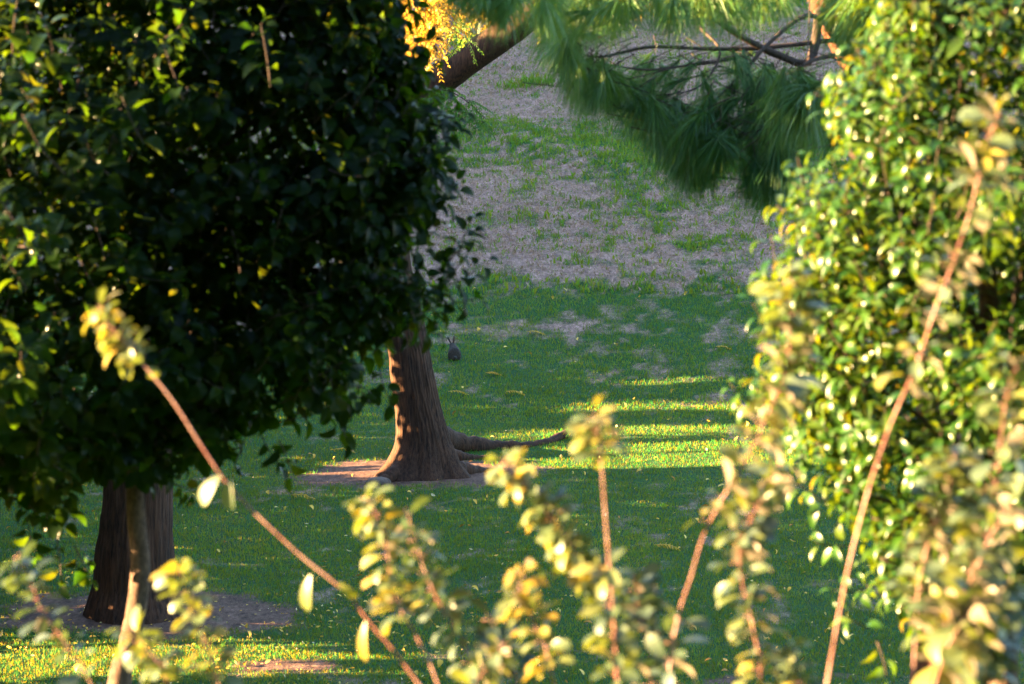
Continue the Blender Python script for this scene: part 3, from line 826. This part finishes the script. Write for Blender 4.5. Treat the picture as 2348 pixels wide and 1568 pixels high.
# ---------------------------------------------------------------- leafy masses added out of view at the left to shade the scene
def x_h(y): return -(0.2126 * y + 2.3)
def bush_wall(name, label, cat, y0, y1, lo, hi, dens, L=.2, thick=1.1, x_h=x_h):
    """leafy mass between lo(y) and hi(y), set along the left of the view"""
    ym = (y0 + y1) / 2
    base = np.array((x_h(ym) - thick / 2, ym, 0.0)); base[2] = terrain(base[0], base[1])
    e = empty(name, base, label, cat)
    hmax = max(hi(v) - lo(v) for v in np.linspace(y0, y1, 20))
    n = int((y1 - y0) * hmax * dens)
    y = rng.uniform(y0, y1, n); z0 = np.array([lo(v) for v in y]); z1 = np.array([hi(v) for v in y])
    z = rng.uniform(0, hmax, n) + z0
    k = z < z1
    y, z = y[k], z[k]; n = len(y)
    x = np.array([x_h(v) for v in y]) - rng.uniform(0, thick, n)
    z = z + (x - np.array([x_h(v) for v in y])) * -TAN
    bag = Leaves()
    bag.add(np.stack((x, y, z), -1), rng.normal(size=(n, 3)), rng.normal(size=(n, 3)) + np.array((.5, 0, .3)), L * rng.uniform(.7, 1.2, n), .75, rng.uniform(.2, 1.2, n), .2, rng.uniform(0, 1, n))
    bag.build('foliage', M['hedge_leaf'], e, rows=4, shape='oblong')
    for yy in np.arange(y0 + .4, y1, 1.9):
        b = np.array((x_h(yy) - thick / 2, yy, 0)); b[2] = terrain(b[0], b[1]) - .1
        t_ = b.copy(); t_[2] = max(hi(yy) * .8, .3)
        g = Geo()
        tube(g, smooth_path([b, (b + t_) / 2 + np.array((.1, .1, 0)), t_], 6), [.06, .03], 6)
        g.build('trunk', M['twig'], e)
    return e

def start(y, xs):              # screen top set to let the sun reach the ground from xs onwards
    return max(float(terrain(xs, y)) + (xs - x_h(y)) * TAN, .05)
def screen_top(y):
    y = y + rng.normal() * .09
    if 19.45 < y < 20.9: return .35
    y = y + .60                       # where this ray meets the slope right of the trunk
    if 30.03 < y < 31.5: return start(y, -1.7) - .2 + .1 * math.sin(y * 9)
    if 32.35 < y < 32.6: return 4.4
    if 31.5 <= y < 33.45: return start(y, -.6 + 1.3 * rng.random() ** 2 + .3 * math.sin(y * 7)) - .08
    if 34.3 < y < 34.95: return start(y, 1.0) - .1
    if 36.1 < y < 36.6: return start(y, 1.8) - .08
    return 4.4
def canopy_low(y):
    if y < 24: return (1.0 + .35 * math.sin(y * 5) - 1.2 * 0 - (-.2) - x_h(y) * 0) * 0 + (-1.0 + .3 * math.sin(y * 6) - x_h(y)) * TAN
    if y < 33: return (-1.5 - x_h(y)) * TAN + 1.58
    return 3.0
bush_wall('hedge', 'tall leafy hedge along the left of the slope, nearest length', 'hedge', 16.5, 29.0, lambda y: 0.0, screen_top, 600, .18)
bush_wall('hedge', 'uneven leafy hedge left of the middle tree, with gaps in its top', 'hedge', 29.0, 45.0, lambda y: float(terrain(x_h(y), y)), screen_top, 750, .16)  # added screen, its top profile cut to form the sun stripes
bush_wall('shade_tree', 'low spreading tree canopy left of the thick trunk', 'tree', 16.5, 28.6, canopy_low, lambda y: 6.2, 260, .28)
bush_wall('shade_tree', 'low spreading tree canopy left of the middle tree', 'tree', 28.6, 45.0, canopy_low, lambda y: 7.1 if y < 32 else 6.6, 260, .28)  # added canopies, their lower edge cuts off the sun shafts
bush_wall('shade_tree', 'leafy tree left of the pine, standing nearer than the slope', 'tree', 10.9, 16.2, lambda y: 1.0, lambda y: 6.36 + .2 * math.sin(y * 9), 650, .18)  # added to hold the sun off the lower pine boughs

bush_wall('shade_tree', 'thin leafy tree at the left of the dark tree, dappling it with light', 'tree', 8.3, 11.3, lambda y: 3.8, lambda y: 5.22 + .12 * math.sin(y * 8), 150, .15, 1.0, lambda y: -3.3)  # added sparse blocker, leaves only dappled sun on the left crown

# ---------------------------------------------------------------- rabbit
rp = ground_at(1042, 828)
rab = empty('rabbit', rp, 'small grey-brown rabbit sitting in the grass with its back turned and ears up', 'rabbit')
rab.rotation_euler = (0, 0, R(8))
def skinned(name, verts, edges, mat, parent, sub=2):
    me = bpy.data.meshes.new(name)
    me.from_pydata([v[:3] for v in verts], edges, [])
    o = bpy.data.objects.new(name, me)
    C.objects.link(o); o.parent = parent
    m = o.modifiers.new('skin', 'SKIN')
    if not me.skin_vertices: me.skin_vertices.new()
    for sv, v in zip(me.skin_vertices[0].data, verts):
        sv.radius = (v[3], v[4] if len(v) > 4 else v[3])
    me.skin_vertices[0].data[0].use_root = True
    m.use_smooth_shade = True
    s = o.modifiers.new('sub', 'SUBSURF'); s.levels = sub; s.render_levels = sub
    me.materials.append(mat)
    return o
bv = [(0, 0, .095, .100, .098), (0, .04, .135, .104, .10), (0, .09, .165, .090, .088), (-.01, .14, .205, .066, .066), (-.02, .17, .240, .050, .052), (-.03, .215, .237, .034), (-.033, .245, .225, .016),
      (.06, .02, .05, .05), (.07, .07, .03, .03), (.07, .13, .02, .02), (-.06, .02, .05, .05), (-.07, .07, .03, .03), (-.07, .13, .02, .02),
      (.04, .15, .10, .03), (.04, .17, .03, .018), (.04, .20, .012, .014), (-.05, .15, .10, .03), (-.05, .17, .03, .018), (-.05, .20, .012, .014)]
be = [(0, 1), (1, 2), (2, 3), (3, 4), (4, 5), (5, 6), (0, 7), (7, 8), (8, 9), (0, 10), (10, 11), (11, 12), (2, 13), (13, 14), (14, 15), (2, 16), (16, 17), (17, 18)]
skinned('body', bv, be, M['fur'], rab)
for s in (-1, 1):
    skinned('ear', [(-.02 + s * .018, .165, .268, .014, .009), (-.025 + s * (.030 if s > 0 else .038), .155, .305, .024, .010), (-.025 + s * (.034 if s > 0 else .055), .15, .345, .024, .010), (-.025 + s * (.036 if s > 0 else .066), .148, .385, .014, .006)],
            [(0, 1), (1, 2), (2, 3)], M['ear'] if s > 0 else M['fur'], rab)
    skinned('eye', [(-.03 + s * .038, .205, .248, .008), (-.03 + s * .040, .208, .248, .008)], [(0, 1)], M['twig'], rab, 1)
skinned('tail', [(0, -.09, .06, .03), (0, -.115, .075, .03), (0, -.125, .09, .02)], [(0, 1), (1, 2)], M['tail'], rab)

# ---------------------------------------------------------------- fallen leaves
bags = []
def one_leaf(shape, wid, bend, fold, tint):
    b = Leaves()
    b.add(np.zeros((1, 3)) + np.array((-.5, 0, 0.12)), np.array((1., 0, 0))[None], np.array((0, 0, 1.0))[None], 1.0, wid, bend, fold, tint)
    o = b.build('fallen_leaf', M['litter'], None, 6, shape)
    return o
protos = [one_leaf('ovate', .6, 1.2, .3, .45), one_leaf('ovate', .55, -.9, .5, .3), one_leaf('oblong', .45, .9, .2, .75), one_leaf('ovate', .7, 1.8, .4, .55), one_leaf('oblong', .5, -1.4, .35, .95), one_leaf('ovate', .5, .6, .6, .1)]
named = [(1545, 517, 5, .12, 'small red-brown leaf alone on the pale dry slope'), (1210, 1228, 3, .09, None), (1540, 905, 3, .09, None)]
spots = []
for px, py, k, s, lab in named: spots.append((px, py, k, s, lab))
while len(spots) < 285:
    y = 1568 - (1568 - 640) * rng.random() ** 1.25
    x = rng.uniform(-20, 2000)
    q = (x, y)
    if rng.random() < .35 and y < 900: continue
    if x > 1750 and y < 1200: continue
    spots.append((x, y, int(rng.integers(0, 6)), None, None))
used = [False] * len(protos)
G_LABEL = 'small yellow or brown leaf fallen on the lawn under the trees'
for px, py, k, s, lab in spots:
    q = ground_at(px, py)
    o = protos[k] if not used[k] else protos[k].copy()
    if used[k]: C.objects.link(o)
    used[k] = True
    dist = math.hypot(q[0], q[1])
    s = s or rng.uniform(.045, .095) * (1.15 if dist > 33 else 1)
    o.scale = (s, s, s)
    o.location = (q[0], q[1], q[2] + .07 + (.008 if dist > 34 else 0))
    o.rotation_euler = (rng.uniform(-.5, .5), rng.uniform(-.5, .5), rng.uniform(0, 6.28))
    tag(o, lab or G_LABEL, 'leaf', None if lab else 'yellow leaves fallen on the lawn')
# the countless small bits of leaf between them
bag = Leaves()
n = 2600
y = 18.5 + 22 * rng.random(n) ** 1.2
x = rng.uniform(-1, 1, n) * (.2126 * y * 1.1)
m_ = rng.random(n) < .30; y = np.where(m_, rng.uniform(19.2, 23.0, n), y); x = np.where(m_, rng.uniform(-5, .5, n), x)
k = m_ | (rng.random(n) < .35 + .9 * (fbm(x * .7, y * .7, 5.) - .3)) 
x, y = x[k], y[k]
dr = dirt_at(x, y); n = len(x)
bag.add(np.stack((x, y, terrain(x, y) + np.where(dr > .5, .012, .058)), -1), np.stack((rng.normal(size=n), rng.normal(size=n), rng.normal(size=n) * .3), -1), np.array((0, 0, 1.0)) + rng.normal(size=(n, 3)) * .5, rng.uniform(.022, .05, n), .45, rng.uniform(-1.2, 1.4, n), .3, rng.uniform(.1, 1, n))
tag(bag.build('leaf_litter', M['litter'], None, 4), 'scattered tiny bits of dry leaf among the grass', 'leaf litter', kind='stuff')
# fallen compound fronds and clumps
def frond_obj(px, py, L, rot, tint, label, n=3, cat='fallen frond'):
    n, L = max(2, n - 1), L * .9
    q = ground_at(px, py)
    e = empty('fallen_frond', q, label, cat, 'withered fronds lying on the lawn')
    bag, geo = Leaves(), Geo()
    for _ in range(n):
        a = rot + rng.normal() * .12
        fronds(bag, geo, [q + np.array((-math.cos(a) * L / 2 + rng.normal() * .01, -math.sin(a) * L / 2 + rng.normal() * .01, .06))], [np.array((math.cos(a), math.sin(a), .12))], [L * rng.uniform(.85, 1.0)], 7, .05, tint)
    bag.build('leaflets', M['fine_leaf'], e, 4, 'oblong')
    geo.build('stalk', M['litter'], e)
frond_obj(790, 1040, .42, .2, (.85, .95), 'long yellow frond in the grass left of the middle trunk')
frond_obj(698, 1146, .32, .1, (.8, .9), 'yellow frond on dark grass left of the bare soil patch')
frond_obj(1130, 862, .28, .5, (.9, .98), 'brown frond clump in the grass right of the trunk, below the rabbit', 4)
frond_obj(1180, 906, .3, 0, (.9, .98), 'pale brown frond clump further right and lower than the darker one', 4)
frond_obj(1050, 906, .34, .1, (.85, .95), 'yellow frond in the grass close beside the trunk')
frond_obj(1230, 768, .34, 0, (.82, .92), 'yellow frond on thin grass, farthest up the slope of the fronds')
frond_obj(1660, 802, .32, .3, (.85, .95), 'yellow frond in the grass left of the sunlit tree')
frond_obj(1530, 1262, .3, .1, (.85, .95), 'yellow frond on dark grass between the tall shoots')

# ---------------------------------------------------------------- foreground shoots
def shoot(label, pts, d0, d1, rad, clusters, L=.035, wid=.54, tint=(.2, .9), single=(), bend=(.2, 1.4), group='leafy shoots rising in front'):
    """pts in picture units from the tip down to the frame's lower edge; clusters: (t0, t1, leaves, size factor, tint range or None)"""
    n = len(pts)
    d0, d1, L = 4.9 + (d0 - 3.1) * .75, 4.9 + (d1 - 3.1) * .75, L * 1.38
    P3 = [at(a, b, d0 + (d1 - d0) * k / (n - 1)) for k, (a, b) in enumerate(pts)]
    dirv = P3[-1] - P3[-2]
    foot = P3[-1].copy()
    dd = unit(dirv); dd[2] = min(dd[2], -.5)
    gz = float(terrain(foot[0], foot[1]))
    foot = foot + dd / -dd[2] * max(foot[2] - gz, 0.02)
    foot[2] = float(terrain(foot[0], foot[1])) - .03
    mid = (P3[-1] * .5 + foot * .5)
    e = empty('leafy_shoot', (foot[0], foot[1], foot[2] + .03), label, 'shoot', group)
    P = smooth_path(P3 + [mid, foot], 90)
    g = Geo(); tube(g, P, np.array([.35, .7, .9, 1, 1.1]) * rad * .46, 8, knob=.14)
    m = int(90 * (n - 1) / (n + 1))
    bag = Leaves()
    for t0, t1, cnt, sz, tn in clusters:
        cnt = int(cnt * 1.95)
        u = np.sort(rng.uniform(t0, t1, cnt)) * m
        i = np.minimum(u.astype(int), m - 1)
        pos = P[i] + (P[i + 1] - P[i]) * (u - i)[:, None]
        T = unit(P[np.maximum(i - 1, 0)] - P[i + 2])
        ph = np.arange(cnt) * 2.4 + rng.uniform(0, 6)
        e1 = unit(np.cross(T, np.array((.2, 1., .1)))); e2 = np.cross(T, e1)
        rd = e1 * np.cos(ph)[:, None] + e2 * np.sin(ph)[:, None]
        an = np.radians(rng.uniform(35, 85, cnt))
        ax = T * np.cos(an)[:, None] + rd * np.sin(an)[:, None]
        ax[:, 2] -= rng.uniform(0, .7, cnt)
        ax = unit(ax)
        tr = tn or tint
        side = rng.uniform(0, .35, cnt) * L
        bag.add(pos + ax * (.15 * L + side)[:, None], ax, T * .8 + np.array((-.25, -.2, .5)) + rng.normal(size=(cnt, 3)) * .45, L * sz * rng.uniform(.6, 1.25, cnt), wid * rng.uniform(.85, 1.2, cnt),
                rng.uniform(bend[0], bend[1], cnt), rng.uniform(.1, .5, cnt), np.clip(rng.uniform(tr[0], tr[1], cnt) * np.where(rng.random(cnt) < .45, .45, 1.0), 0, 1))
        for a, b in zip(pos, pos + ax * (.17 * L + side)[:, None]):
            tube(g, [a, (a + b) / 2, b], [.0011, .0008], 3)
    g.build('stem', M['shoot_stem'], e)
    if clusters: bag.build('foliage', M['shoot_leaf'], e, 7, 'obov')
    for (a, b, a2, b2, dz, w_, tn) in single:      # lone leaves on a bare stem: base and tip in the picture
        p, q = at(a, b, 4.9 + (dz - 3.1) * .75), at(a2, b2, 4.89 + (dz - 3.1) * .75)
        lb = Leaves()
        ln = np.linalg.norm(q - p)
        lb.add(p[None], (q - p)[None], np.array((-.6, -.75, .25))[None], ln * 1.1, w_, .8, .25, tn)
        lb.build('leaf', M['shoot_leaf'], e, 7, 'obov')
    return e

Y, GRY, MIX = (.6, 1.0), (.0, .25), (.2, .9)
shoot('long bare red shoot slanting from a yellow leaf tuft over the dark tree', [(225, 700), (250, 745), (300, 800), (345, 855), (400, 925), (470, 1035), (530, 1120), (610, 1200), (700, 1282), (790, 1355), (850, 1430), (910, 1500), (985, 1600)], 4.25, 4.0, .0062,
      [(0, .2, 24, 1.0, (.6, .95)), (.19, .235, 4, 1.1, (.45, .7))], single=[(505, 1090, 448, 1145, 4.1, .5, .3), (528, 1100, 510, 1165, 4.1, .6, .25), (712, 1318, 684, 1395, 4.05, .4, .5), (838, 1425, 815, 1512, 4.0, .3, .8), (775, 1335, 812, 1372, 4.02, .4, .55)])
shoot('shoot with a yellow tip rising left of centre from the lower edge', [(835, 1135), (865, 1185), (885, 1250), (897, 1330), (915, 1390), (950, 1450), (985, 1520), (1020, 1610)], 4.1, 4.0, .0055, [(0, .55, 34, 1.0, (.5, .95)), (.5, .62, 8, 1.1, (.4, .8))])
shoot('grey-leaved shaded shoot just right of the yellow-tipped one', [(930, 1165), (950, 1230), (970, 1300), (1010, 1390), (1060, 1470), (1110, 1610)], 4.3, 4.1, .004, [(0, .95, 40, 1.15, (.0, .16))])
shoot('leafy yellow-green arching shoot leaning left in the lower centre', [(1150, 1050), (1190, 1095), (1240, 1150), (1290, 1220), (1335, 1290), (1375, 1350), (1402, 1420), (1415, 1610)], 3.9, 3.85, .0055, [(0, .75, 78, 1.0, (.4, .95)), (.25, .8, 16, 1.15, (.1, .4))])
shoot('upright pale shoot with a round leaf tuft at its tip, centre', [(1362, 950), (1372, 1010), (1380, 1080), (1386, 1160), (1393, 1250), (1402, 1370), (1410, 1470), (1418, 1610)], 3.35, 3.3, .006, [(0, .22, 34, 1.0, (.3, .85)), (.62, .98, 26, 1.1, (.2, .8))])
shoot('short yellow shoot at the lower edge below the arching one', [(1190, 1310), (1200, 1370), (1225, 1430), (1252, 1490), (1280, 1610)], 3.8, 3.75, .0045, [(0, .9, 30, 1.1, (.65, .98))])
shoot('tall pink shoot curving right, left of the sunlit tree', [(1800, 640), (1812, 740), (1800, 850), (1762, 945), (1715, 1045), (1655, 1145), (1612, 1230), (1585, 1320), (1558, 1400), (1540, 1490), (1528, 1610)], 3.7, 3.6, .0062, [(0, .3, 44, 1.35, (.1, .7)), (.3, .55, 26, 1.1, (.2, .8)), (.8, 1, 10, 1.2, (.0, .3))])
shoot('thin grey-leaved shoot standing right of the tall pink one', [(1795, 1055), (1765, 1110), (1725, 1180), (1695, 1260), (1700, 1330), (1722, 1420), (1738, 1500), (1750, 1610)], 3.8, 3.7, .0048, [(0, .7, 52, 1.15, (.0, .5)), (.7, 1, 14, 1.1, (.5, .9))])
shoot('longest pale pink shoot crossing in front of the sunlit tree', [(2290, 260), (2255, 350), (2225, 480), (2185, 600), (2140, 720), (2100, 840), (2045, 965), (1995, 1110), (1955, 1260), (1925, 1400), (1890, 1600)], 3.6, 3.5, .0075, [(0, .15, 26, 1.3, (.2, .8)), (.15, .5, 24, 1.25, (.1, .8)), (.5, .55, 2, 1.5, (.5, .7))])
shoot('tall leafy shoot at the far right edge', [(2330, 820), (2305, 920), (2290, 1050), (2272, 1170), (2245, 1260), (2200, 1370), (2160, 1450), (2125, 1610)], 3.4, 3.3, .0062, [(0, .9, 66, 1.25, (.05, .7))])
shoot('second leafy shoot at the right edge, leaning further right', [(2345, 1100), (2310, 1160), (2265, 1240), (2225, 1330), (2185, 1400), (2150, 1490), (2110, 1610)], 3.2, 3.2, .006, [(0, .9, 46, 1.4, (.0, .65))])
shoot('leafy shoot right of the long pale one near the lower right corner', [(2190, 1020), (2180, 1090), (2160, 1170), (2130, 1240), (2108, 1330), (2100, 1430), (2090, 1610)], 3.5, 3.4, .005, [(0, .75, 50, 1.25, (.05, .65))])
shoot('brown and yellow leaved shoot in the lower right corner', [(2230, 1370), (2215, 1410), (2190, 1450), (2165, 1500), (2130, 1610)], 3.1, 3.1, .006, [(0, .9, 24, 1.55, (.35, .9))])
shoot('short shoot with yellow-green leaves in front of the thick left trunk', [(400, 1290), (425, 1345), (447, 1400), (470, 1470), (495, 1540), (510, 1610)], 4.2, 4.1, .0055, [(0, .95, 40, 1.1, (.25, .85))])
shoot('low shoot with pale leaves at the foot of the slim lit stem', [(300, 1440), (330, 1480), (370, 1530), (400, 1610)], 4.2, 4.1, .004, [(0, .95, 28, 1.1, (.2, .8))])
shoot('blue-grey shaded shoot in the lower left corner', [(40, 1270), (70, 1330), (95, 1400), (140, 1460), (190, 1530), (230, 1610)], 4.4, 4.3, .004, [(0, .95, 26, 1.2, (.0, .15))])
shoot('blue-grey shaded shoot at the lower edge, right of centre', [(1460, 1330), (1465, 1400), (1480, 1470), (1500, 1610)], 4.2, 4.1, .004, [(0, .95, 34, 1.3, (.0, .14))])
shoot('low leafy shoot at the lower edge between two pale stems', [(1800, 1480), (1815, 1520), (1830, 1560), (1840, 1640)], 3.8, 3.8, .004, [(0, .9, 22, 1.0, (.3, .8))])
shoot('low pink-leaved shoot at the lower edge, left of the short yellow one', [(1150, 1480), (1125, 1520), (1095, 1560), (1070, 1640)], 3.9, 3.9, .004, [(0, .9, 20, 1.2, (.2, .7))])
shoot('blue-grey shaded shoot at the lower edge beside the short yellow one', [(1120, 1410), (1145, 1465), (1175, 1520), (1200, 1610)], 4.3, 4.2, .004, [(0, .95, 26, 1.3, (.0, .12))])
shoot('dense low shoot with cream and grey leaves in the far lower right corner', [(2290, 1330), (2280, 1400), (2262, 1470), (2240, 1540), (2220, 1620)], 3.3, 3.3, .005, [(0, .95, 44, 1.5, (.0, .6))])
